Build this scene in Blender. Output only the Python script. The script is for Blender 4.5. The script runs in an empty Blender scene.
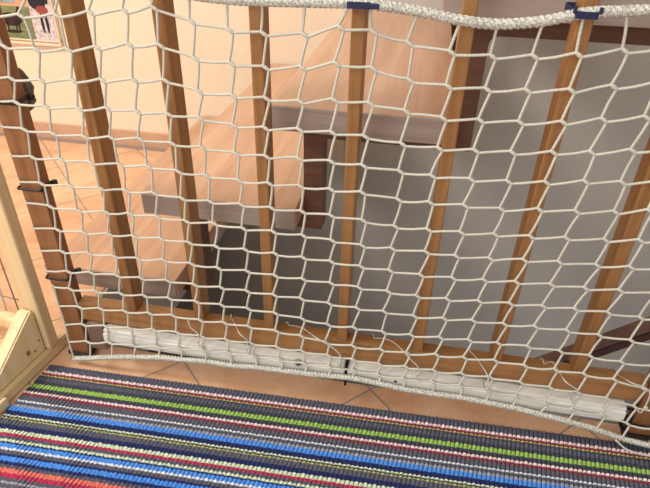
import bpy, bmesh, math, random
import numpy as np
from mathutils import Vector, Matrix
C = bpy.context.scene.collection
PI = math.pi
random.seed(7)

# ------------------------------------------------------------------ camera
cam_d = bpy.data.cameras.new('camera'); cam = bpy.data.objects.new('camera', cam_d); C.objects.link(cam)
cam_d.sensor_width = 36.0; cam_d.lens = 30.512; cam_d.clip_start = 0.01
rt = Vector((0.98308684, 0.18186867, 0.02154213)); up = Vector((-0.11696663, 0.53300141, 0.83799064)); fw = Vector((-0.14092226, 0.82633727, -0.54525923))
cam.matrix_world = Matrix(((rt.x, up.x, -fw.x, 0.08628), (rt.y, up.y, -fw.y, -0.70504), (rt.z, up.z, -fw.z, 0.79974), (0, 0, 0, 1)))
bpy.context.scene.camera = cam

# ------------------------------------------------------------------ world, lights, exposure
W = bpy.data.worlds.new('room_light'); bpy.context.scene.world = W; W.use_nodes = True
bg = W.node_tree.nodes['Background']; bg.inputs[0].default_value = (1.0, 0.955, 0.90, 1); bg.inputs[1].default_value = 0.52
def area(name, loc, target, size, power, col, size_y=None):
    l = bpy.data.lights.new(name, 'AREA'); l.energy = power; l.color = col; l.size = size
    if size_y: l.shape = 'RECTANGLE'; l.size_y = size_y
    o = bpy.data.objects.new(name, l); C.objects.link(o); o.location = loc
    o.rotation_euler = (Vector(target) - Vector(loc)).to_track_quat('-Z', 'Y').to_euler(); return o
area('ceiling_lamp_light', (-1.7, -0.5, 2.3), (-0.6, 0.4, 0.0), 0.7, 46, (1.0, 0.93, 0.83))
area('front_light', (-0.6, -2.6, 1.9), (0.2, 0.2, 0.0), 1.4, 38, (0.93, 0.96, 1.0))  # broad, slightly cool light from behind the camera, its source unseen
area('lower_hall_light', (0.95, 0.35, -1.0), (-0.55, 0.75, -0.15), 0.35, 1.6, (0.95, 0.95, 1.0))
vs = bpy.context.scene.view_settings
vs.view_transform = 'Standard'; vs.look = 'None'; vs.gamma = 1.0; vs.use_curve_mapping = False; vs.exposure = 0.2

# ------------------------------------------------------------------ helpers
def lin(h):
    h = h.lstrip('#'); c = [int(h[i:i+2], 16)/255 for i in (0, 2, 4)]
    return tuple(x/12.92 if x <= .04045 else ((x+.055)/1.055)**2.4 for x in c) + (1,)
class NT:
    def __init__(s, name):
        s.m = bpy.data.materials.new(name); s.m.use_nodes = True; s.t = s.m.node_tree; s.b = s.t.nodes['Principled BSDF']
    def n(s, typ, **kw):
        nd = s.t.nodes.new(typ)
        for k, v in kw.items(): setattr(nd, k, v)
        return nd
    def l(s, a, b): s.t.links.new(a, b)
    def coord(s, scale=(1, 1, 1), rot=(0, 0, 0), loc=(0, 0, 0)):
        tc = s.n('ShaderNodeTexCoord'); mp = s.n('ShaderNodeMapping')
        mp.inputs['Scale'].default_value = scale; mp.inputs['Rotation'].default_value = rot; mp.inputs['Location'].default_value = loc
        s.l(tc.outputs['Object'], mp.inputs[0]); return mp.outputs[0]
    def noise(s, vec, scale, detail=3, rough=.55, dist=0):
        nz = s.n('ShaderNodeTexNoise'); nz.inputs['Scale'].default_value = scale; nz.inputs['Detail'].default_value = detail
        nz.inputs['Roughness'].default_value = rough; nz.inputs['Distortion'].default_value = dist; s.l(vec, nz.inputs['Vector']); return nz.outputs['Fac']
    def ramp(s, fac, stops, interp='LINEAR'):
        r = s.n('ShaderNodeValToRGB'); e = r.color_ramp; e.interpolation = interp
        while len(e.elements) < len(stops): e.elements.new(0.5)
        for i, (p, c) in enumerate(stops): e.elements[i].position = p; e.elements[i].color = c
        s.l(fac, r.inputs[0]); return r.outputs[0]
    def mix(s, f, a, b, mode='MIX'):
        x = s.n('ShaderNodeMix', data_type='RGBA', blend_type=mode)
        for sock, v in ((x.inputs[0], f), (x.inputs[6], a), (x.inputs[7], b)):
            if isinstance(v, (int, float, tuple)): sock.default_value = v
            else: s.l(v, sock)
        return x.outputs[2]
    def bump(s, h, strength, dist=.002):
        b = s.n('ShaderNodeBump'); b.inputs['Strength'].default_value = strength; b.inputs['Distance'].default_value = dist
        s.l(h, b.inputs['Height']); s.l(b.outputs[0], s.b.inputs['Normal'])
    def base(s, c, rough=.5, spec=.5):
        if isinstance(c, tuple): s.b.inputs['Base Color'].default_value = c
        else: s.l(c, s.b.inputs['Base Color'])
        s.b.inputs['Roughness'].default_value = rough; s.b.inputs['Specular IOR Level'].default_value = spec; return s.m
def wood(name, dark, light, axis=2, rough=.45, fine=60, spec=.4):
    t = NT(name); sc = [fine]*3; sc[axis] = fine*.05
    v = t.coord(tuple(sc)); a = t.noise(v, 1.0, 4, .6, .6)
    sc2 = [9]*3; sc2[axis] = 1.2; b = t.noise(t.coord(tuple(sc2)), 1.0, 2)
    m = t.n('ShaderNodeMath', operation='ADD'); m.inputs[1].default_value = 0
    c1 = t.ramp(a, [(.3, lin(dark)), (.7, lin(light))])
    c2 = t.ramp(b, [(.3, (.82, .80, .78, 1)), (.7, (1, 1, 1, 1))])
    t.bump(a, .12, .0006)
    return t.base(t.mix(1.0, c1, c2, 'MULTIPLY'), rough, spec)
def plain(name, col, rough=.6, spec=.4, var=.08, scale=40):
    t = NT(name); a = t.noise(t.coord(), scale, 3); k = 1-var
    c = t.ramp(a, [(.3, (k, k, k, 1)), (.7, (1, 1, 1, 1))])
    return t.base(t.mix(1.0, lin(col), c, 'MULTIPLY'), rough, spec)
def obj(name, bm, mat, parent=None, smooth=False):
    me = bpy.data.meshes.new(name); bm.to_mesh(me); bm.free(); me.materials.append(mat)
    if smooth:
        for p in me.polygons: p.use_smooth = True
    o = bpy.data.objects.new(name, me); C.objects.link(o)
    if parent: o.parent = parent
    return o
def arrobj(name, V, F, mat, parent=None, smooth=True):
    me = bpy.data.meshes.new(name); me.from_pydata([tuple(v) for v in V], [], [tuple(f) for f in F]); me.update(); me.materials.append(mat)
    if smooth: me.polygons.foreach_set('use_smooth', [True]*len(me.polygons))
    o = bpy.data.objects.new(name, me); C.objects.link(o)
    if parent: o.parent = parent
    return o
def tag(o, label, cat, group=None):
    o['label'] = label; o['category'] = cat
    if group: o['group'] = group
    return o
def thing(name, label, cat, loc=(0, 0, 0), group=None):
    o = bpy.data.objects.new(name, None); o.empty_display_size = .05; C.objects.link(o); o.location = loc
    return tag(o, label, cat, group)
def struct(o): o['kind'] = 'structure'; return o
def box(x0, x1, y0, y1, z0, z1, bev=0, seg=2, off=(0, 0, 0), bm=None):
    nb = bmesh.new(); bmesh.ops.create_cube(nb, size=1)
    for v in nb.verts:
        v.co = Vector(((x0+x1)/2+v.co.x*(x1-x0), (y0+y1)/2+v.co.y*(y1-y0), (z0+z1)/2+v.co.z*(z1-z0))) - Vector(off)
    if bev: bmesh.ops.bevel(nb, geom=nb.edges[:], offset=bev, segments=seg, profile=.5, affect='EDGES')
    if bm is None: return nb
    me = bpy.data.meshes.new('tmp'); nb.to_mesh(me); nb.free(); bm.from_mesh(me); bpy.data.meshes.remove(me); return bm
def prism(pts, a0, a1, axis='y', bev=0, off=(0, 0, 0)):
    # pts: outline in the plane across the axis; y: (x,z)  x: (y,z)  z: (x,y)
    bm = bmesh.new()
    def P(p, a):
        v = {'y': (p[0], a, p[1]), 'x': (a, p[0], p[1]), 'z': (p[0], p[1], a)}[axis]
        return Vector(v)-Vector(off)
    A = [bm.verts.new(P(p, a0)) for p in pts]; B = [bm.verts.new(P(p, a1)) for p in pts]
    n = len(pts); bm.faces.new(A); bm.faces.new(B[::-1])
    for i in range(n): bm.faces.new((A[i], B[i], B[(i+1) % n], A[(i+1) % n]))
    bmesh.ops.recalc_face_normals(bm, faces=bm.faces)
    if bev: bmesh.ops.bevel(bm, geom=[e for e in bm.edges if e.calc_face_angle(0) > .6], offset=bev, segments=2, affect='EDGES')
    return bm
def smooth_path(P, step):
    P = np.array(P, float); n = len(P)
    if n == 2:
        L = np.linalg.norm(P[1]-P[0]); k = max(2, int(L/step)+1); t = np.linspace(0, 1, k)[:, None]; return P[0]*(1-t)+P[1]*t
    out = []
    for i in range(n-1):
        p0 = P[max(i-1, 0)]; p1 = P[i]; p2 = P[i+1]; p3 = P[min(i+2, n-1)]
        k = max(1, int(round(np.linalg.norm(p2-p1)/step)))
        for s in range(k):
            t = s/k; out.append(.5*((2*p1)+(p2-p0)*t+(2*p0-5*p1+4*p2-p3)*t*t+(3*p1-p0-3*p2+p3)*t**3))
    out.append(P[-1]); return np.array(out)
def tube_arrays(path, r, sides, lobes=0, pitch=.01, amp=.15, closed=False, phase=0, cap=True):
    n = len(path); T = np.gradient(path, axis=0)
    if closed: T = np.roll(path, -1, 0)-np.roll(path, 1, 0)
    T /= np.linalg.norm(T, axis=1)[:, None]+1e-12
    ref = np.array((0., 1., 0.)) if abs(T[:, 1]).max() < .9 else np.array((.31, .12, .94))
    A = np.cross(T, ref); A /= np.linalg.norm(A, axis=1)[:, None]+1e-12; B = np.cross(T, A)
    s = np.concatenate([[0], np.cumsum(np.linalg.norm(np.diff(path, axis=0), axis=1))])
    th = np.linspace(0, 2*PI, sides, endpoint=False)
    rr = (np.array(r) if np.ndim(r) else np.full(n, r))[:, None]*np.ones((1, sides))
    if lobes: rr = rr*(1-amp+amp*2*np.abs(np.cos((th[None, :]-2*PI*s[:, None]/pitch+phase)*lobes/2)))
    V = path[:, None, :]+rr[:, :, None]*(np.cos(th)[None, :, None]*A[:, None, :]+np.sin(th)[None, :, None]*B[:, None, :])
    V = V.reshape(-1, 3); F = []
    i, j = np.meshgrid(np.arange(n if closed else n-1), np.arange(sides), indexing='ij')
    a = i*sides+j; b = i*sides+(j+1) % sides; c = ((i+1) % n)*sides+(j+1) % sides; d = ((i+1) % n)*sides+j
    F = np.stack([a, d, c, b], -1).reshape(-1, 4).tolist()
    if cap and not closed: F.append(list(range(sides))); F.append([(n-1)*sides+k for k in range(sides)][::-1])
    return V, F
def tube(name, pts, r, mat, parent=None, sides=10, step=.004, closed=False, **k):
    if closed: p = smooth_path(list(pts)+[pts[0]], step)[:-1]
    else: p = smooth_path(pts, step)
    V, F = tube_arrays(p, r, sides, closed=closed, **k); return arrobj(name, V, F, mat, parent)
NET = [
 [(-0.5206,-0.0095,0.6881),(-0.4811,-0.0113,0.6971),(-0.4100,-0.0168,0.6997),(-0.3702,-0.0150,0.6989),(-0.3274,-0.0132,0.6949),(-0.2856,-0.0169,0.6939),(-0.2505,-0.0149,0.6896),(-0.2092,-0.0132,0.6823),(-0.1594,-0.0169,0.6797),(-0.1161,-0.0149,0.6794),(-0.0634,-0.0132,0.6807),(-0.0087,-0.0169,0.6830),(0.0147,-0.0149,0.6828),(0.0709,-0.0133,0.6779),(0.1198,-0.0169,0.6715),(0.1618,-0.0148,0.6692),(0.2114,-0.0133,0.6750),(0.2518,-0.0169,0.6863),(0.2958,-0.0148,0.6904),(0.3405,-0.0148,0.6947),(0.3835,-0.0148,0.6986),(0.4274,-0.0148,0.7010),(0.4713,-0.0148,0.7032),(0.5148,-0.0148,0.7049)],
 [(-0.5262,-0.0095,0.6411),(-0.5014,-0.0115,0.6428),(-0.4453,-0.0175,0.6470),(-0.3948,-0.0141,0.6498),(-0.3457,-0.0134,0.6554),(-0.2955,-0.0175,0.6612),(-0.2572,-0.0141,0.6662),(-0.2087,-0.0135,0.6522),(-0.1580,-0.0175,0.6458),(-0.1152,-0.0140,0.6435),(-0.0633,-0.0135,0.6454),(-0.0183,-0.0175,0.6570),(0.0213,-0.0140,0.6540),(0.0654,-0.0135,0.6429),(0.1158,-0.0175,0.6367),(0.1638,-0.0139,0.6344),(0.2110,-0.0136,0.6375),(0.2575,-0.0175,0.6438),(0.3059,-0.0139,0.6506),(0.3533,-0.0139,0.6539),(0.4008,-0.0139,0.6571),(0.4485,-0.0139,0.6598),(0.4961,-0.0139,0.6616),(0.5436,-0.0139,0.6632)],
 [(-0.5266,-0.0095,0.6017),(-0.4871,-0.0119,0.6034),(-0.4348,-0.0171,0.6040),(-0.3890,-0.0136,0.6062),(-0.3450,-0.0143,0.6118),(-0.2965,-0.0171,0.6194),(-0.2550,-0.0136,0.6200),(-0.2082,-0.0143,0.6068),(-0.1585,-0.0171,0.6046),(-0.1144,-0.0135,0.6017),(-0.0656,-0.0144,0.6054),(-0.0217,-0.0171,0.6141),(0.0243,-0.0135,0.6103),(0.0712,-0.0144,0.5992),(0.1180,-0.0171,0.5962),(0.1651,-0.0135,0.5950),(0.2115,-0.0145,0.5978),(0.2605,-0.0171,0.6024),(0.3062,-0.0135,0.6096),(0.3489,-0.0145,0.6156),(0.3947,-0.0145,0.6191),(0.4394,-0.0145,0.6224),(0.4838,-0.0145,0.6250),(0.5288,-0.0145,0.6269)],
 [(-0.5280,-0.0095,0.5570),(-0.4902,-0.0123,0.5592),(-0.4402,-0.0160,0.5612),(-0.3918,-0.0140,0.5642),(-0.3467,-0.0150,0.5686),(-0.2984,-0.0160,0.5725),(-0.2544,-0.0140,0.5746),(-0.2070,-0.0150,0.5637),(-0.1593,-0.0160,0.5617),(-0.1145,-0.0139,0.5613),(-0.0681,-0.0151,0.5614),(-0.0230,-0.0160,0.5674),(0.0236,-0.0139,0.5659),(0.0704,-0.0151,0.5598),(0.1176,-0.0160,0.5550),(0.1635,-0.0139,0.5557),(0.2116,-0.0151,0.5578),(0.2614,-0.0160,0.5626),(0.3063,-0.0139,0.5696),(0.3525,-0.0151,0.5766),(0.3995,-0.0151,0.5804),(0.4455,-0.0151,0.5840),(0.4919,-0.0151,0.5869),(0.5383,-0.0151,0.5889)],
 [(-0.5287,-0.0095,0.5216),(-0.4934,-0.0122,0.5239),(-0.4439,-0.0149,0.5230),(-0.3916,-0.0151,0.5245),(-0.3478,-0.0149,0.5282),(-0.3025,-0.0149,0.5277),(-0.2562,-0.0151,0.5281),(-0.2096,-0.0149,0.5264),(-0.1612,-0.0149,0.5199),(-0.1171,-0.0151,0.5203),(-0.0696,-0.0149,0.5226),(-0.0244,-0.0149,0.5225),(0.0201,-0.0151,0.5212),(0.0696,-0.0149,0.5153),(0.1181,-0.0149,0.5138),(0.1640,-0.0151,0.5156),(0.2101,-0.0149,0.5174),(0.2594,-0.0149,0.5224),(0.3039,-0.0151,0.5270),(0.3500,-0.0149,0.5342),(0.3966,-0.0149,0.5375),(0.4423,-0.0149,0.5406),(0.4884,-0.0149,0.5433),(0.5345,-0.0149,0.5451)],
 [(-0.5317,-0.0095,0.4826),(-0.4935,-0.0118,0.4823),(-0.4442,-0.0145,0.4816),(-0.3929,-0.0164,0.4825),(-0.3512,-0.0141,0.4840),(-0.3053,-0.0146,0.4862),(-0.2556,-0.0164,0.4849),(-0.2117,-0.0140,0.4821),(-0.1613,-0.0146,0.4782),(-0.1168,-0.0164,0.4790),(-0.0700,-0.0140,0.4797),(-0.0246,-0.0146,0.4802),(0.0201,-0.0164,0.4797),(0.0708,-0.0140,0.4751),(0.1142,-0.0146,0.4734),(0.1655,-0.0164,0.4747),(0.2134,-0.0140,0.4759),(0.2608,-0.0146,0.4801),(0.3070,-0.0164,0.4876),(0.3518,-0.0140,0.4901),(0.3906,-0.0147,0.4948),(0.4339,-0.0147,0.4977),(0.4762,-0.0147,0.4997),(0.5176,-0.0147,0.5017)],
 [(-0.5318,-0.0095,0.4351),(-0.4939,-0.0113,0.4373),(-0.4417,-0.0150,0.4401),(-0.3908,-0.0170,0.4413),(-0.3459,-0.0130,0.4410),(-0.2996,-0.0151,0.4436),(-0.2520,-0.0169,0.4414),(-0.2106,-0.0130,0.4376),(-0.1594,-0.0151,0.4362),(-0.1138,-0.0169,0.4374),(-0.0689,-0.0129,0.4365),(-0.0233,-0.0152,0.4373),(0.0212,-0.0169,0.4386),(0.0722,-0.0129,0.4314),(0.1165,-0.0152,0.4332),(0.1633,-0.0169,0.4351),(0.2127,-0.0129,0.4333),(0.2609,-0.0152,0.4400),(0.3072,-0.0169,0.4436),(0.3563,-0.0129,0.4468),(0.3949,-0.0153,0.4552),(0.4396,-0.0153,0.4582),(0.4837,-0.0153,0.4611),(0.5262,-0.0153,0.4640)],
 [(-0.5320,-0.0095,0.3899),(-0.4917,-0.0110,0.3917),(-0.4371,-0.0159,0.3968),(-0.3849,-0.0165,0.3979),(-0.3447,-0.0125,0.3970),(-0.2965,-0.0159,0.4000),(-0.2516,-0.0165,0.3962),(-0.2087,-0.0125,0.3941),(-0.1586,-0.0160,0.3969),(-0.1114,-0.0165,0.3970),(-0.0660,-0.0125,0.3945),(-0.0219,-0.0160,0.3952),(0.0254,-0.0164,0.3931),(0.0720,-0.0125,0.3867),(0.1191,-0.0160,0.3900),(0.1653,-0.0164,0.3914),(0.2124,-0.0125,0.3920),(0.2591,-0.0161,0.3972),(0.3052,-0.0164,0.4013),(0.3564,-0.0125,0.4027),(0.3979,-0.0161,0.4099),(0.4442,-0.0161,0.4124),(0.4906,-0.0161,0.4146),(0.5353,-0.0161,0.4170)],
 [(-0.5311,-0.0095,0.3516),(-0.4870,-0.0113,0.3505),(-0.4331,-0.0163,0.3525),(-0.3858,-0.0156,0.3553),(-0.3452,-0.0131,0.3562),(-0.2978,-0.0163,0.3586),(-0.2505,-0.0156,0.3559),(-0.2056,-0.0131,0.3559),(-0.1579,-0.0163,0.3551),(-0.1106,-0.0156,0.3555),(-0.0644,-0.0131,0.3531),(-0.0191,-0.0163,0.3524),(0.0264,-0.0155,0.3492),(0.0711,-0.0131,0.3487),(0.1210,-0.0164,0.3517),(0.1645,-0.0155,0.3503),(0.2128,-0.0131,0.3514),(0.2587,-0.0164,0.3577),(0.3060,-0.0155,0.3606),(0.3567,-0.0131,0.3613),(0.3992,-0.0164,0.3663),(0.4460,-0.0164,0.3681),(0.4927,-0.0164,0.3695),(0.5380,-0.0164,0.3712)],
 [(-0.5330,-0.0095,0.3022),(-0.4857,-0.0119,0.3070),(-0.4337,-0.0157,0.3104),(-0.3890,-0.0150,0.3131),(-0.3452,-0.0143,0.3147),(-0.2976,-0.0157,0.3173),(-0.2505,-0.0150,0.3157),(-0.2057,-0.0143,0.3140),(-0.1572,-0.0157,0.3160),(-0.1088,-0.0150,0.3149),(-0.0641,-0.0143,0.3134),(-0.0196,-0.0157,0.3134),(0.0271,-0.0149,0.3104),(0.0716,-0.0143,0.3092),(0.1179,-0.0157,0.3089),(0.1656,-0.0149,0.3101),(0.2110,-0.0143,0.3131),(0.2560,-0.0157,0.3176),(0.3048,-0.0149,0.3202),(0.3519,-0.0143,0.3207),(0.3980,-0.0158,0.3250),(0.4407,-0.0122,0.3238),(0.4860,-0.0122,0.3246),(0.5307,-0.0122,0.3253)],
 [(-0.5330,-0.0095,0.2564),(-0.4878,-0.0124,0.2627),(-0.4350,-0.0145,0.2685),(-0.3888,-0.0152,0.2696),(-0.3454,-0.0153,0.2709),(-0.2993,-0.0145,0.2741),(-0.2518,-0.0152,0.2746),(-0.2056,-0.0153,0.2726),(-0.1567,-0.0145,0.2735),(-0.1099,-0.0152,0.2722),(-0.0638,-0.0153,0.2725),(-0.0186,-0.0145,0.2709),(0.0263,-0.0152,0.2699),(0.0720,-0.0153,0.2695),(0.1173,-0.0145,0.2674),(0.1629,-0.0152,0.2697),(0.2104,-0.0153,0.2736),(0.2559,-0.0145,0.2760),(0.3029,-0.0152,0.2796),(0.3480,-0.0153,0.2817),(0.3942,-0.0145,0.2825),(0.4400,-0.0124,0.2793),(0.4857,-0.0124,0.2792),(0.5316,-0.0124,0.2787)],
 [(-0.5335,-0.0095,0.2134),(-0.4871,-0.0125,0.2205),(-0.4417,-0.0133,0.2258),(-0.3908,-0.0162,0.2293),(-0.3469,-0.0155,0.2302),(-0.2998,-0.0133,0.2308),(-0.2510,-0.0162,0.2322),(-0.2038,-0.0155,0.2330),(-0.1595,-0.0133,0.2312),(-0.1124,-0.0162,0.2330),(-0.0671,-0.0155,0.2324),(-0.0209,-0.0133,0.2281),(0.0255,-0.0162,0.2289),(0.0691,-0.0155,0.2286),(0.1172,-0.0133,0.2257),(0.1637,-0.0162,0.2314),(0.2079,-0.0154,0.2345),(0.2552,-0.0133,0.2343),(0.3001,-0.0163,0.2397),(0.3472,-0.0154,0.2395),(0.3946,-0.0133,0.2372),(0.4411,-0.0129,0.2346),(0.4882,-0.0129,0.2336),(0.5351,-0.0129,0.2324)],
 [(-0.5294,-0.0095,0.1782),(-0.4935,-0.0122,0.1806),(-0.4416,-0.0129,0.1846),(-0.3911,-0.0171,0.1907),(-0.3481,-0.0149,0.1917),(-0.3026,-0.0130,0.1919),(-0.2511,-0.0171,0.1964),(-0.2065,-0.0149,0.1947),(-0.1600,-0.0130,0.1932),(-0.1115,-0.0172,0.1952),(-0.0656,-0.0148,0.1893),(-0.0214,-0.0130,0.1825),(0.0229,-0.0172,0.1876),(0.0710,-0.0148,0.1847),(0.1167,-0.0130,0.1851),(0.1628,-0.0172,0.1919),(0.2086,-0.0148,0.1928),(0.2539,-0.0130,0.1934),(0.2985,-0.0172,0.1986),(0.3477,-0.0147,0.1961),(0.3935,-0.0131,0.1933),(0.4406,-0.0134,0.1902),(0.4862,-0.0095,0.1859),(0.5323,-0.0095,0.1838)],
 [(-0.5289,-0.0125,0.1354),(-0.4835,-0.0148,0.1422),(-0.4398,-0.0165,0.1478),(-0.3889,-0.0204,0.1537),(-0.3438,-0.0171,0.1542),(-0.2986,-0.0165,0.1562),(-0.2467,-0.0204,0.1581),(-0.2041,-0.0171,0.1574),(-0.1592,-0.0166,0.1560),(-0.1099,-0.0204,0.1583),(-0.0669,-0.0170,0.1520),(-0.0233,-0.0166,0.1447),(0.0236,-0.0204,0.1494),(0.0708,-0.0170,0.1472),(0.1143,-0.0166,0.1474),(0.1610,-0.0204,0.1569),(0.2064,-0.0170,0.1560),(0.2554,-0.0167,0.1588),(0.3009,-0.0204,0.1606),(0.3490,-0.0169,0.1582),(0.3934,-0.0167,0.1574),(0.4395,-0.0164,0.1544),(0.4881,-0.0125,0.1405),(0.5344,-0.0125,0.1369)],
 [(-0.5257,-0.0155,0.0930),(-0.4832,-0.0177,0.1027),(-0.4358,-0.0205,0.1103),(-0.3862,-0.0226,0.1164),(-0.3406,-0.0199,0.1185),(-0.2941,-0.0205,0.1205),(-0.2460,-0.0226,0.1218),(-0.2024,-0.0199,0.1204),(-0.1562,-0.0205,0.1213),(-0.1085,-0.0226,0.1232),(-0.0645,-0.0198,0.1198),(-0.0184,-0.0206,0.1189),(0.0254,-0.0226,0.1202),(0.0701,-0.0198,0.1162),(0.1149,-0.0206,0.1195),(0.1622,-0.0226,0.1225),(0.2084,-0.0198,0.1223),(0.2535,-0.0206,0.1243),(0.3019,-0.0226,0.1247),(0.3498,-0.0198,0.1200),(0.3936,-0.0206,0.1190),(0.4401,-0.0190,0.1136),(0.4860,-0.0155,0.1012),(0.5313,-0.0155,0.0974)],
 [(-0.5259,-0.0185,0.0524),(-0.4823,-0.0211,0.0631),(-0.4337,-0.0240,0.0726),(-0.3848,-0.0244,0.0758),(-0.3369,-0.0236,0.0809),(-0.2932,-0.0240,0.0860),(-0.2466,-0.0244,0.0905),(-0.1996,-0.0236,0.0930),(-0.1510,-0.0240,0.0957),(-0.1033,-0.0244,0.0959),(-0.0601,-0.0236,0.0942),(-0.0154,-0.0240,0.0965),(0.0268,-0.0244,0.0971),(0.0704,-0.0236,0.0946),(0.1134,-0.0240,0.0945),(0.1621,-0.0244,0.0981),(0.2088,-0.0236,0.0978),(0.2548,-0.0240,0.0976),(0.3010,-0.0243,0.0938),(0.3494,-0.0236,0.0858),(0.3931,-0.0241,0.0819),(0.4422,-0.0214,0.0770),(0.4860,-0.0185,0.0630),(0.5316,-0.0185,0.0584)],
 [(-0.5224,-0.0225,0.0145),(-0.4838,-0.0257,0.0267),(-0.4340,-0.0277,0.0415),(-0.3878,-0.0274,0.0505),(-0.3376,-0.0289,0.0605),(-0.2927,-0.0276,0.0632),(-0.2440,-0.0274,0.0678),(-0.1958,-0.0289,0.0690),(-0.1492,-0.0276,0.0724),(-0.1030,-0.0275,0.0743),(-0.0589,-0.0289,0.0776),(-0.0179,-0.0276,0.0787),(0.0245,-0.0275,0.0827),(0.0702,-0.0289,0.0805),(0.1138,-0.0276,0.0750),(0.1634,-0.0275,0.0748),(0.2102,-0.0289,0.0770),(0.2540,-0.0276,0.0732),(0.2972,-0.0275,0.0707),(0.3435,-0.0289,0.0659),(0.3906,-0.0276,0.0581),(0.4388,-0.0250,0.0466),(0.4849,-0.0225,0.0319),(0.5320,-0.0225,0.0251)],
]

# ------------------------------------------------------------------ materials
def tile_mat():
    t = NT('terracotta_tiles')
    tc = t.n('ShaderNodeTexCoord'); mp = t.n('ShaderNodeMapping', vector_type='TEXTURE')
    mp.inputs['Location'].default_value = (0.056, 0.028, 0); mp.inputs['Rotation'].default_value = (0, 0, PI/4); t.l(tc.outputs['Object'], mp.inputs[0])
    br = t.n('ShaderNodeTexBrick', offset=0.0, squash=1.0); br.inputs['Scale'].default_value = 1.0
    br.inputs['Brick Width'].default_value = .2648; br.inputs['Row Height'].default_value = .2648; br.inputs['Mortar Size'].default_value = .0022
    br.inputs['Mortar Smooth'].default_value = .3; br.inputs['Bias'].default_value = 0
    br.inputs['Color1'].default_value = (0, 0, 0, 1); br.inputs['Color2'].default_value = (1, 1, 1, 1); br.inputs['Mortar'].default_value = (.5, .5, .5, 1)
    t.l(mp.outputs[0], br.inputs['Vector'])
    n1 = t.noise(t.coord(), 9, 4, .6, .8); c1 = t.ramp(n1, [(.3, lin('#cf9c78')), (.5, lin('#deb08a')), (.7, lin('#e6c09c'))])
    n2 = t.noise(t.coord(), 160, 2); c2 = t.ramp(n2, [(.3, (.94, .92, .9, 1)), (.7, (1, 1, 1, 1))])
    c = t.mix(1.0, c1, c2, 'MULTIPLY')
    tint = t.mix(.10, c, br.outputs['Color'], 'SOFT_LIGHT')
    c = t.mix(br.outputs['Fac'], tint, lin('#97887a'))
    inv = t.n('ShaderNodeMath', operation='SUBTRACT'); inv.inputs[0].default_value = 1; t.l(br.outputs['Fac'], inv.inputs[1])
    t.bump(inv.outputs[0], .5, .0012)
    return t.base(c, .38, .45)
M = {}
M['tile'] = tile_mat()
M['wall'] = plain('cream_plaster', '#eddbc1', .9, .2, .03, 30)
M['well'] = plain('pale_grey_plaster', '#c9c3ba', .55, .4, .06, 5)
M['skirt'] = plain('terracotta_skirting', '#cda586', .4, .4, .12, 14)
M['baluster'] = wood('golden_brown_varnished_wood', '#8c6139', '#ab7a47', 2, .38)
M['newel'] = wood('brown_varnished_wood', '#875939', '#a47149', 2, .38)
M['rail'] = wood('golden_brown_rail_wood', '#95663c', '#b3824f', 0, .38)
M['tread'] = wood('pale_beech_wood', '#ca9c7b', '#dcb395', 1, .33, 45)
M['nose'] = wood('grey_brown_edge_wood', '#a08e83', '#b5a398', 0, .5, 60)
M['stringer'] = wood('dark_brown_wood', '#60402f', '#79543f', 0, .5)
M['pine'] = wood('pale_pine_wood', '#e0c08c', '#f0dab0', 2, .5, 40)
M['pine_y'] = wood('pale_pine_wood_long', '#dfc08a', '#efd8ac', 1, .5, 40)
M['knot'] = plain('pine_knot', '#9a6b3d', .6)
M['white'] = plain('white_painted_wood', '#dedad0', .5, .4, .06, 20)
M['black'] = plain('black_plastic', '#15151b', .4)
M['navy'] = plain('navy_velcro_tape', '#20264a', .6, .4, .3, 300)
M['grey_fabric'] = plain('grey_fuzzy_tape', '#8d827b', .95, .1, .4, 400)
M['steel'] = plain('grey_steel_wire', '#8e8e8c', .35, .6); M['steel'].node_tree.nodes['Principled BSDF'].inputs['Metallic'].default_value = .6
M['screw'] = plain('grey_screw', '#9a9284', .4)
def clear():
    t = NT('clear_nylon'); t.b.inputs['Transmission Weight'].default_value = .35; t.b.inputs['IOR'].default_value = 1.4
    return t.base(lin('#dcd8cc'), .25, .5)
M['clear'] = clear()
def cord(name, col, dark, sc):
    t = NT(name); a = t.noise(t.coord(), sc, 2); c = t.ramp(a, [(.35, lin(dark)), (.6, lin(col))]); t.bump(a, .3, .0006); return t.base(c, .75, .3)
M['cord'] = cord('off_white_netting_cord', '#d0ccbd', '#b2ae9f', 900)
M['rope'] = cord('off_white_border_rope', '#d5d1c4', '#8c8c84', 420)

# ------------------------------------------------------------------ structure
XL, XR, YW = -0.59, 1.45, 1.0       # stairwell opening: left edge, right wall; far wall
bm = bmesh.new()
box(-3.0, XL, -1.8, YW, -.30, 0, bm=bm); box(XL, XR, -1.8, .036, -.30, 0, bm=bm)
struct(obj('floor', bm, M['tile']))
struct(obj('trim_1', box(XL+.0005, XL+.008, .037, YW-.001, -.30, -.002), M['well']))
struct(obj('wall_far', box(-3.0, -.15, YW, YW+.12, .001, 2.5), M['wall']))
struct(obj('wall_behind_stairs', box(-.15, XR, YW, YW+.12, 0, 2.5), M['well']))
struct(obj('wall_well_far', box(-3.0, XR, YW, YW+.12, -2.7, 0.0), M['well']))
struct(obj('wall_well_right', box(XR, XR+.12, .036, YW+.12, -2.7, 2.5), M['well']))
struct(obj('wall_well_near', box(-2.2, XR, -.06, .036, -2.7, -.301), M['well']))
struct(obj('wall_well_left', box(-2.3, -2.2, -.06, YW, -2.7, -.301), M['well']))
struct(obj('floor_lower', box(-2.3, XR+.12, -.06, YW+.12, -2.8, -2.7), M['tile']))
struct(obj('wall_left', box(-3.12, -3.0, -1.8, YW+.12, -.3, 2.5), M['wall']))
struct(obj('baseboard_far', box(-3.0, -.60, YW-.009, YW, 0, .058, .002), M['skirt']))
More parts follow.
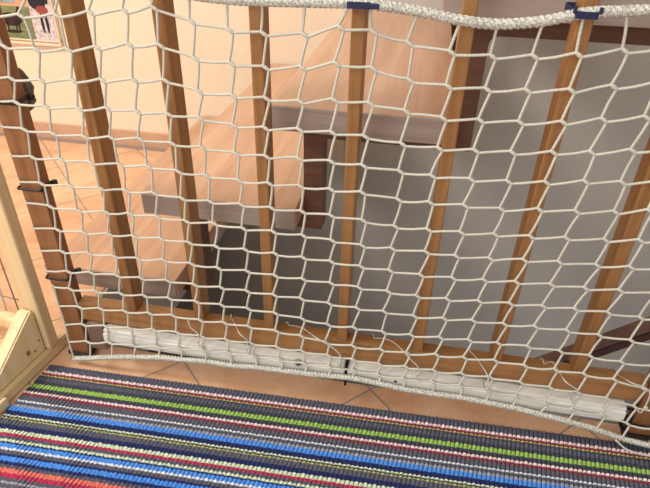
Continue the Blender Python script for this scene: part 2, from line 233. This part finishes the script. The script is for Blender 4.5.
struct(obj('trim_2', box(-3.0, -.62, YW-.030, YW-.0095, 0.0002, .0015), plain('grey_grout', '#9b8a80', .8)))

# ------------------------------------------------------------------ staircase
st = thing('staircase', 'open staircase with pale beech treads rising to the right behind the railing', 'stairs', (-.6, .17, 0))
def so(b, e): return tuple(b)
TZ = [.137, .329, .512, .695, .878]; TX = [-.635, -.39, -.145, .10, .345]
O = (-.6, .17, 0)
for i, (z, x) in enumerate(zip(TZ, TX)):
    tr = obj('tread', box(x, x+.285, .104, YW-.004, z-.040, z, .002, off=O), M['tread'], st)
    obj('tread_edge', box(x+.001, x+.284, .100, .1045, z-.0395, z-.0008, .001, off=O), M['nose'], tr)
def zigzag():
    top = []; bot = []; h = .034; w = .035; r = .013
    pts = [(-.578, TZ[0]-.040)]
    up_, lo = [], []
    xs = [x+.285 for x in TX]
    # upper outline follows undersides and riser fronts, lower outline is offset by the beam height
    up_.append((-.578, TZ[0]-.041))
    for i in range(4):
        xv = xs[i]; up_.append((xv, TZ[i]-.041)); up_.append((xv, TZ[i+1]-.041))
    up_.append((XR-.004, TZ[4]-.041))
    lo.append((XR-.004, TZ[4]-.041-h))
    for i in range(3, -1, -1):
        xv = xs[i]+w; zt = TZ[i+1]-.041-h; zb = TZ[i]-.041-h
        for k in range(5):
            a = k/4*PI/2; lo.append((xv+r-r*math.sin(a), zt-r+r*math.cos(a)))
        lo.append((xv, zb))
    lo.append((-.578, TZ[0]-.041-h))
    return up_+lo
for y in (.17, .86):
    bm = prism(zigzag(), y, y+.04, 'y', 0, off=O); obj('stringer', bm, M['stringer'], st)

# banister of the flight below, seen through the railing
bn = thing('lower_banister', 'dark reddish sloping banister of the flight below, low at the right behind the railing', 'banister', (1.4, .42, .45))
def bz(x, d): return (x, -.128+.81*(x-.587)+d)
bm = prism([bz(.44, -.050), bz(1.45, -.050), bz(1.45, -.016), bz(.44, -.016)], .40, .435, 'y', .003, off=(1.4, .42, .45)); obj('handrail', bm, wood('dark_reddish_wood', '#563634', '#6e4a46', 0, .4), bn)
bm = prism([bz(.44, -.0155), bz(1.45, -.0155), bz(1.45, 0), bz(.44, 0)], .398, .437, 'y', .002, off=(1.4, .42, .45)); obj('capping', bm, wood('pinkish_brown_wood', '#80605a', '#927269', 0, .4), bn)
obj('banister_post', box(.44, .475, .40, .435, -2.7, -.291, .002, off=(1.4, .42, .45)), M['stringer'], bn)

# ------------------------------------------------------------------ railing
S = .13; R0 = (0, 0, 0)
rl = thing('stair_railing', 'brown wooden railing with square balusters standing behind the white net', 'railing', R0)
obj('bottom_rail', box(-.500, .500, 0, .026, .098, .139, .003), M['rail'], rl)
obj('handrail', box(-.56, .56, -.008, .048, .885, .935, .012, 3), M['rail'], rl)
bal = None
for k in range(2, 9):
    x = (k-5)*S
    if bal is None:
        bal = obj('baluster', box(-.0088, .0088, 0, .034, .139, .885, .0022), M['baluster'], rl); bal.location = (x, 0, 0)
    else:
        b = bal.copy(); C.objects.link(b); b.parent = rl; b.location = (x, 0, 0)
for x in (-.52, .52):
    n = obj('newel_post', box(-.0195, .0190, -.004, .021, 0.0, .885, .003), M['newel'], rl); n.location = (x, 0, 0)

# white batten under the bottom rail
wb = thing('white_batten', 'white painted batten running under the railing, just above the tiles', 'batten', (0, 0, .06))
ob = (0, 0, .06)
bm = box(-.449, .0098, -.016, .004, .060, .0955, .003, off=ob); box(-.449, .0098, -.0185, -.0155, .070, .0875, .001, off=ob, bm=bm); obj('board', bm, M['white'], wb)
bm = box(.0145, .477, -.016, .004, .060, .0955, .003, off=ob); box(.0145, .477, -.0185, -.0155, .070, .0875, .001, off=ob, bm=bm); obj('board', bm, M['white'], wb)
def disc(x, z, r, y, d=.002):
    bm = bmesh.new(); bmesh.ops.create_cone(bm, cap_ends=True, segments=20, radius1=r, radius2=r*.85, depth=d, matrix=Matrix.Translation((x, y, z-.06)) @ Matrix.Rotation(PI/2, 4, 'X')); return bm
obj('screw_cap', disc(-.0735, .089, .0085, -.0185, .003), M['screw'], wb); obj('screw_hole', disc(-.0735, .089, .004, -.0203, .001), M['black'], wb)
obj('screw_hole', disc(.0998, .080, .0028, -.0187, .001), M['black'], wb)
obj('joint_strip', box(.0100, .0143, -.0190, .003, .050, .101, .0008, off=ob), M['black'], wb)
sp = obj('wooden_block', box(-.491, -.454, -.008, .022, .030, .0975, .008, 4), wood('grey_brown_block_wood', '#7d6252', '#967a68', 2, .5)); tag(sp, 'small rounded wooden block between left newel post and white batten', 'block')

# ------------------------------------------------------------------ safety net
def build_net():
    nt = thing('safety_net', 'off-white knotted safety net hung over the railing from newel to newel', 'net', (0, -.026, .02))
    off = np.array((0, -.026, .02)); VV = []; FF = []; cnt = 0
    def add(V, F):
        nonlocal cnt
        VV.append(V-off); FF.extend([[i+cnt for i in f] for f in F]); cnt += len(V)
    rng = np.random.RandomState(3); R, Cn = len(NET), len(NET[0])
    N = np.array(NET)
    def jog(i, j):
        if i == 0 or i == R-1 or j == 0: return np.zeros(3), np.zeros(3)
        d = np.array((.0036, 0, -.0024)); return -d, d
    def seg(a, b, r, bow):
        m = (a+b)/2+np.array((rng.uniform(-1, 1)*bow, rng.uniform(-.0012, .0012), rng.uniform(-1, 1)*bow-bow*.5*(abs(a[0]-b[0]) > .02)))
        p = smooth_path([a, m, b], .0016); add(*tube_arrays(p, r, 6, 2, .0062, .17, phase=rng.uniform(0, 6), cap=False))
    rc = .00175
    for i in range(R):
        for j in range(Cn):
            c = N[i, j]; ja, jb = jog(i, j)
            if 0 < i < R-1:
                p = smooth_path([c+ja*1.25, c, c+jb*1.25], .0012); k = len(p); t = np.linspace(-1, 1, k)
                add(*tube_arrays(p, 0.0027-.0008*t*t, 8))
                if j < Cn-1: seg(c+jb, N[i, j+1]+jog(i, j+1)[0], rc, .0009)
            if j == 0 and 0 < i < 13:      # the edge meshes run on round the newel post
                p = smooth_path([c, c+np.array((-.006, .006, 0)), c+np.array((-.0085, .020, -.002)), c+np.array((-.002, .036, -.004))], .0016); add(*tube_arrays(p, rc, 6, 2, .0062, .17, cap=False))
            if i < R-1 and (j > 0 or i > 11): seg(c+jb, N[i+1, j]+jog(i+1, j)[0], rc, .0008)
    arrobj('netting', np.concatenate(VV), FF, M['cord'], nt)
    for row, ph in ((0, 0), (R-1, 1.3)):
        pts = N[row].copy()-off
        if row == R-1:
            pts[:, 2] = np.maximum(pts[:, 2]-.001, -.012)
        else: pts[:, 2] += .002
        ext0 = pts[0]+np.array((-.025, .0, 0)); ext1 = pts[-1]+np.array((.03, 0, 0))
        p = smooth_path(list(pts)+[ext1], .0014)
        V, F = tube_arrays(p, .0056 if row == 0 else .0041, 18, 3, .021 if row == 0 else .018, .16 if row == 0 else .30, phase=ph)
        arrobj('border_rope', V, F, M['rope'], nt)
    return nt
build_net()

# ------------------------------------------------------------------ ties
def loop(xc, zc, hw, y0, y1, tilt=0, n=28):
    pts = []
    for k in range(n):
        a = 2*PI*k/n; c, s = math.cos(a), math.sin(a)
        e = .22; px = math.copysign(abs(c)**e, c)*hw; py = math.copysign(abs(s)**e, s)*(y1-y0)/2
        pts.append((px, (y0+y1)/2+py, px*tilt))
    return pts
def strap_tie(x, z, tilt, label, r=.0021):
    t = thing('cable_tie', label, 'tie', (x, 0, z), 'black ties round the left newel post')
    tube('band', loop(0, 0, .0215, -.0095, .0240, tilt), r, M['black'], t, closed=True, sides=8)
    obj('tie_head', box(.0200, .028, .018, .027, -.004, .005, .0012), M['black'], t); return t
strap_tie(-.52, .521, 0, 'black tie round the left newel post, highest of the three', .0030)
strap_tie(-.52, .377, .0, 'black tie round the left newel post, middle one of the three')
strap_tie(-.52, .197, .0, 'black tie round the left newel post, lowest of the three')
fl = bmesh.new(); bmesh.ops.create_icosphere(fl, subdivisions=4, radius=1)
for v in fl.verts:
    w = .8+.2*math.sin(v.co.z*9+v.co.x*4)*math.cos(v.co.y*7); v.co = Vector((v.co.x*.019*w, v.co.y*.013*w, v.co.z*.034))
o = obj('velcro_strap', fl, M['grey_fabric'], smooth=True); o.location = (-.518, .038, .526); tag(o, 'crumpled grey fuzzy strap bunched behind the left newel post', 'strap')
def tape(x, z, w, label, tilt, end=True):
    t = thing('velcro_tie', label, 'tie', (x, 0, z), 'navy ties holding the top rope')
    V = []; F = []; base_ = loop(0, 0, w, -.024, .038, tilt, 36); n = len(base_)
    for p in base_:
        for dz, k in ((-.0038, 1), (.0038, 1), (.0038, .90), (-.0038, .90)): V.append((p[0]*k, .002+(p[1]-.002)*k, p[2]+dz))
    for i in range(n):
        for k in range(4): F.append((i*4+k, i*4+(k+1) % 4, ((i+1) % n)*4+(k+1) % 4, ((i+1) % n)*4+k))
    arrobj('band', V, F, M['navy'], t, False)
    if end: obj('loose_end', box(w-.004, w+.010, -.024, -.020, -.003, .003, .001), M['navy'], t)
    else:
        for s in (-1, 1): obj('loose_end', box(s*w-.002, s*w+.002, -.025, -.021, .002, .009, .001), M['navy'], t)
    return t
tape(.0015, .684, .0145, 'navy tape tie holding the top rope to the middle baluster', 0)
tape(.2535, .687, .0135, 'navy tape tie holding the top rope to the second baluster from the right', 0, False)
t = thing('rubber_strap', 'black strap wound round the foot of the right newel post', 'strap', (.52, 0, .05))
tube('band', [(p[0]-.004, p[1], p[2]+.004) for p in loop(0, 0, .0235, -.012, .025, .0)], .0030, M['black'], t, closed=True)
tube('band', [(p[0]-.004, p[1], p[2]-.022) for p in loop(0, 0, .0235, -.010, .025, .0)], .0034, M['black'], t, closed=True)
tube('upright_strap', [(-.031, -.010, .052), (-.031, -.012, .03), (-.030, -.012, .0), (-.026, -.012, -.022)], .0034, M['black'], t)
tube('clear_loop', [(-.050, -.034, -.012), (-.03, -.040, -.024), (0, -.042, -.028), (.03, -.040, -.026), (.05, -.034, -.016)], .0016, M['clear'], t)
t = thing('floor_strap', 'black strap round the very foot of the left newel post', 'strap', (-.52, 0, .012))
tube('band', loop(0, 0, .0225, -.008, .025, .0), .0032, M['black'], t, closed=True)
# clear ties round the bottom rail
TIES = [
 ([(-.2642, .1656), (-.2605, .1503), (-.249, .1385)], 'clear plastic tie over the bottom rail, nearest the left newel post'),
 ([(-.1852, .1886), (-.1792, .1742), (-.1718, .153), (-.1601, .14)], 'clear plastic tie over the bottom rail just left of the fourth upright from the left'),
 ([(-.0868, .1887), (-.0631, .1865), (-.0359, .1673), (-.0153, .1555), (.0023, .1383)], 'long clear tie tail sweeping down to the middle baluster foot'),
 ([(.0563, .1869), (.0757, .1884), (.0925, .1808), (.1105, .1622), (.1217, .1486), (.1328, .1372)], 'clear tie tail arching over the bottom rail just right of the middle baluster'),
 ([(.2087, .1882), (.2238, .1716), (.2454, .1379)], 'short straight clear tie tail just left of the second baluster from the right'),
 ([(.3224, .183), (.3328, .1894), (.3453, .1747), (.3629, .1518), (.385, .1363)], 'clear tie tail curling over the rail left of the rightmost baluster'),
 ([(.4316, .182), (.4555, .1697), (.4743, .1651), (.487, .1523)], 'clear tie tail near the right newel post')]
for i, (pts, lab) in enumerate(TIES):
    x0 = pts[0][0]; z0 = .12
    t = thing('clear_tie', lab, 'tie', (x0, 0, z0), 'clear ties along the bottom rail')
    P = []
    for x, z in pts:       # the tail lies on the rail top first, then hangs down its front
        k = (.79974-.1405)/(.79974-z); y = k*.671-.705
        if y < -.002: y = -.0255; k = (y+.705)/.671
        y = min(y, .020)
        P.append((.08628+(x-.08628)*k-x0, y, .79974+(z-.79974)*k-z0))
    xe = P[-1][0]; ze = P[-1][2]
    back = [(xe, -.0285, -.008), (xe, -.021, -.0233), (xe-.002, .004, -.0233), (xe-.003, .0262, -.0232), (xe-.003, .029, -.018), (P[0][0]-.002, .029, .012), (P[0][0]-.001, .026, .0200)]
    if P[0][1] < 0: back.append((P[0][0]-.001, .002, .0205))
    obj('tie_head', box(xe-.003, xe+.003, -.0335, -.029, -.006, .001, .001), M['clear'], t)
    tube('tie_band', P+back, .0011, M['clear'], t, closed=True, sides=6)

# ------------------------------------------------------------------ rug
STR = []
def sp_(v, c): STR.append((v, c))
G = '#5b5c67'; GD = '#454650'; NV = '#282f5c'; BL = '#4f8ee0'; PK = '#ecd3d0'; DR = '#8a3a42'; CR = '#b23554'; CG = '#cddab8'; YG = '#b3b165'; GR = '#98bd58'; OR = '#dc7462'; WH = '#d9dde2'; LG = '#9a9aa0'
seq = [(-.008, G), (.0090, PK), (.0140, DR), (.0195, YG), (.0220, GD), (.026, G), (.0340, GD), (.0425, GR), (.0520, GD), (.0615, PK), (.0660, DR), (.0710, G), (.0825, WH), (.0860, G), (.0930, LG), (.0975, BL), (.1065, NV), (.1165, CG), (.1190, GD), (.1225, YG), (.1250, G), (.1355, NV), (.1445, CG), (.1515, CR), (.1575, G), (.1630, CG), (.1680, NV), (.1710, BL), (.1790, WH), (.1825, G), (.1900, NV), (.1935, BL), (.2020, NV), (.2080, G), (.2140, OR), (.2210, CR), (.2290, G), (.2345, LG), (.2390, G), (.2460, CG), (.2500, CR), (.2560, G), (.2640, GR), (.2760, GD), (.2840, BL), (.2930, NV), (.3000, G), (.3100, PK), (.3160, DR), (.3230, G), (.34, OR), (.348, CR), (.355, G), (.37, CG), (.376, NV), (.384, BL), (.394, G), (.41, GR), (.422, GD), (.43, PK), (.437, G)]
def rug_mat():
    t = NT('woven_stripes'); tc = t.n('ShaderNodeTexCoord'); sx = t.n('ShaderNodeSeparateXYZ'); t.l(tc.outputs['Object'], sx.inputs[0])
    neg = t.n('ShaderNodeMath', operation='MULTIPLY'); neg.inputs[1].default_value = -1; t.l(sx.outputs['Y'], neg.inputs[0]); v = neg.outputs[0]
    # stripes drift slightly with the weave
    nz = t.noise(t.coord((1, .2, 1)), 160, 1)
    j = t.n('ShaderNodeMath', operation='MULTIPLY_ADD'); j.inputs[1].default_value = .0026; j.inputs[2].default_value = -.0013; t.l(nz, j.inputs[0])
    ad = t.n('ShaderNodeMath', operation='ADD'); t.l(v, ad.inputs[0]); t.l(j.outputs[0], ad.inputs[1]); v = ad.outputs[0]
    col = None; CH = 30; i = 0
    for q_ in range(3):
        if i >= len(seq): break
        part = seq[i:i+CH]; v0 = part[0][0]; v1 = seq[i+CH][0] if i+CH < len(seq) else .47
        mr = t.n('ShaderNodeMapRange'); mr.inputs[1].default_value = v0; mr.inputs[2].default_value = v1; t.l(v, mr.inputs[0])
        r = t.ramp(mr.outputs[0], [((a-v0)/(v1-v0), lin(c)) for a, c in part], 'CONSTANT')
        if col is None: col = r
        else:
            g = t.n('ShaderNodeMath', operation='GREATER_THAN'); g.inputs[1].default_value = v0; t.l(v, g.inputs[0]); col = t.mix(g.outputs[0], col, r)
        i += CH
    h = t.noise(t.coord((1, 1.6, 1)), 480, 2, .7); hc = t.ramp(h, [(.36, (.50, .50, .56, 1)), (.5, (.95, .95, .97, 1)), (.66, (1.6, 1.6, 1.6, 1))])
    col = t.mix(.8, col, hc, 'MULTIPLY')
    # colour darkens towards blue-black between the ribs
    sl = t.n('ShaderNodeMath', operation='MULTIPLY_ADD'); sl.inputs[1].default_value = -.18; t.l(sx.outputs['Y'], sl.inputs[0]); t.l(sx.outputs['X'], sl.inputs[2])
    dv = t.n('ShaderNodeMath', operation='MULTIPLY'); dv.inputs[1].default_value = PI/.0072; t.l(sl.outputs[0], dv.inputs[0])
    sn = t.n('ShaderNodeMath', operation='SINE'); t.l(dv.outputs[0], sn.inputs[0]); ab = t.n('ShaderNodeMath', operation='ABSOLUTE'); t.l(sn.outputs[0], ab.inputs[0])
    wf = t.ramp(ab.outputs[0], [(.18, (1, 1, 1, 1)), (.55, (0, 0, 0, 1))]); col = t.mix(wf, col, t.mix(.75, col, lin('#26283a')))
    return t.base(col, .95, .1)
def build_rug():
    x = np.arange(.0125, 1.40, .0013); y = .008-np.arange(0, .62, .0014)
    X, Y = np.meshgrid(x, y, indexing='xy'); rib = .0072
    rng = np.random.RandomState(5)
    slant = X-Y*.18
    ph = slant/rib; prof = np.sqrt(np.abs(np.sin(PI*ph)))*(.85+.15*np.abs(np.sin(PI*(Y/.0085+.5*np.floor(ph)))))
    row = np.cos(2*PI*Y/.017+PI*np.floor(ph))
    amp = rng.rand(X.shape[0], X.shape[1])*.0003
    Z = .0010+.0046*prof*(.88+.12*row)+amp
    Z[0, :] = .0005; Z[-1, :] = .0005; Z[:, 0] = .0005; Z[:, -1] = .0005
    X = X-.12*np.maximum(0, -Y)*np.clip(1-X/.25, 0, 1)
    n, m = X.shape; V = np.stack([X, Y, Z], -1).reshape(-1, 3)
    i, j = np.meshgrid(np.arange(n-1), np.arange(m-1), indexing='ij'); a = i*m+j
    F = np.stack([a, a+m, a+m+1, a+1], -1).reshape(-1, 4)
    me = bpy.data.meshes.new('rug'); me.vertices.add(len(V)); me.vertices.foreach_set('co', V.ravel())
    me.loops.add(F.size); me.loops.foreach_set('vertex_index', F.ravel().astype(np.int32)); me.polygons.add(len(F))
    me.polygons.foreach_set('loop_start', np.arange(0, F.size, 4, dtype=np.int32)); me.polygons.foreach_set('loop_total', np.full(len(F), 4, dtype=np.int32))
    me.update(calc_edges=True); me.validate(); me.materials.append(rug_mat())
    o = bpy.data.objects.new('striped_rug', me); C.objects.link(o); o.location = (-.58, -.0463, 0); o.rotation_euler = (0, 0, math.atan(.030))
    tag(o, 'grey ribbed rug with thin green, blue, red and white stripes on the tiles', 'rug')
build_rug()

# ------------------------------------------------------------------ pine gate at the left
gt = thing('pine_gate', 'free-standing pale pine safety gate with wire bars beside the left newel post', 'gate', (-.59, -.02, 0)); gt.rotation_euler = (0, 0, math.radians(-7))
og = (-.59, -.02, 0)
obj('gate_post', box(-.607, -.568, -.020, .004, .028, .78, .003, off=og), M['pine'], gt)
bm = prism([(.03, 0), (.03, .026), (-.46, .026), (-.46, -.0), (-.125, -.0)], -.608, -.571, 'x', .003, off=og); obj('foot', bm, M['pine_y'], gt)
bm = prism([(-.14, .003), (-.14, .022), (-.46, .022), (-.46, .003)], -.5708, -.563, 'x', .001, off=og); obj('foot_pad', bm, M['pine_y'], gt)
bm = prism([(-.0205, .0262), (-.0205, .122), (-.027, .128), (-.036, .124), (-.156, .042), (-.162, .0262)], -.605, -.578, 'x', .003, off=og); br = obj('brace', bm, M['pine'], gt)
for (y, z, r) in ((-.060, .052, .0042), (-.045, .044, .0022), (-.03, .058, .002)):
    bm = bmesh.new(); bmesh.ops.create_cone(bm, cap_ends=True, segments=18, radius1=r, radius2=r, depth=.0008, matrix=Matrix.Translation((-.5779+.59, y+.02, z)) @ Matrix.Rotation(PI/2, 4, 'Y') @ Matrix.Diagonal((1.3, 1, 1, 1))); obj('knot', bm, M['knot'], br)
obj('gate_rail', box(-1.25, -.612, -.014, .010, .045, .075, .008, 3, off=og), M['pine'], gt)
obj('gate_rail', box(-1.25, -.612, -.014, .010, .72, .75, .008, 3, off=og), M['pine'], gt)
for k in range(9):
    x = -.640-.055*k
    tube('wire_bar', [(x+.59, .019, .074), (x+.59, .019, .722)], .0014, M['steel'], gt, sides=6, step=.2)
for z in (.118, .25, .40, .55):
    tube('cross_wire', [(-1.25+.59, .022, z), (-.611+.59, .022, z)], .0012, M['steel'], gt, sides=6, step=.2)

# ------------------------------------------------------------------ pictures on the far wall
pf = thing('picture_frame', 'framed collage of horse photographs hanging on the cream wall, upper left', 'picture', (-1.3, YW, .35))
op = (-1.3, YW, .35); yb = YW-.001
cream = plain('cream_frame', '#e6d6bc', .5); mat_ = plain('peach_mat', '#d8a684', .8)
obj('backing', box(-1.72, -1.106, YW-.010, YW-.001, .338, .80, .001, off=op), mat_, pf)
bm = box(-1.73, -1.100, YW-.016, YW-.001, .334, .343, .002, off=op); box(-1.73, -1.100, YW-.014, YW-.001, .347, .352, .001, off=op, bm=bm); box(-1.73, -1.100, YW-.016, YW-.001, .795, .805, .002, off=op, bm=bm)
box(-1.106, -1.100, YW-.016, YW-.001, .34, .80, .001, off=op, bm=bm); box(-1.73, -1.724, YW-.016, YW-.001, .34, .80, .001, off=op, bm=bm); obj('frame', bm, cream, pf)
def grass_mat():
    t = NT('grass_print'); a = t.noise(t.coord((1, 1, 3)), 60, 3); return t.base(t.ramp(a, [(.3, lin('#5f6a45')), (.7, lin('#8c9468'))]), .4)
def snow_mat():
    t = NT('snow_print'); a = t.noise(t.coord((1, 1, 1)), 90, 3); return t.base(t.ramp(a, [(.35, lin('#a49aa0')), (.5, lin('#d2c8c8')), (.7, lin('#ded6d4'))]), .4)
dk = plain('dark_print', '#3d2c2c', .4, .3, .3, 90); rd = plain('red_print', '#9c4a48', .4); bk = plain('black_print', '#2a2630', .4)
def ell(bm, x, z, rx, rz, y, rot=0):
    bmesh.ops.create_circle(bm, cap_ends=True, segments=16, radius=1, matrix=Matrix.Translation((x-op[0], y-op[1], z-op[2])) @ Matrix.Rotation(rot, 4, 'Y') @ Matrix.Diagonal((rx, 1, rz, 1)) @ Matrix.Rotation(PI/2, 4, 'X'))
def photo(x0, x1, z0, z1, m): return obj('photograph', box(x0, x1, YW-.0115, YW-.0102, z0, z1, off=op), m, pf)
yy = YW-.0119
p = photo(-1.335, -1.190, .352, .452, grass_mat())
bm = bmesh.new(); ell(bm, -1.262, .412, .040, .021, yy); ell(bm, -1.232, .430, .010, .020, yy, .6); ell(bm, -1.224, .444, .011, .006, yy, .5)
for dx in (-.026, -.014, .016, .026): ell(bm, -1.265+dx, .392, .0035, .020, yy)
ell(bm, -1.262, .374, .032, .005, yy); obj('printed_horse', bm, dk, p)
p = photo(-1.187, -1.110, .352, .52, snow_mat())
bm = bmesh.new(); ell(bm, -1.155, .470, .030, .026, yy); ell(bm, -1.128, .485, .012, .022, yy, -.4)
for dx in (-.005, .012): ell(bm, -1.146+dx, .405, .0052, .032, yy)
obj('printed_horse', bm, bk, p)
bm = bmesh.new(); ell(bm, -1.143, .446, .022, .013, yy-.0003); obj('printed_blanket', bm, rd, p)
p = photo(-1.325, -1.235, .462, .54, plain('blue_grey_print', '#a9b4b8', .4, .3, .5, 60))
bm = bmesh.new(); ell(bm, -1.29, .475, .03, .006, yy); obj('printed_figure', bm, dk, p)
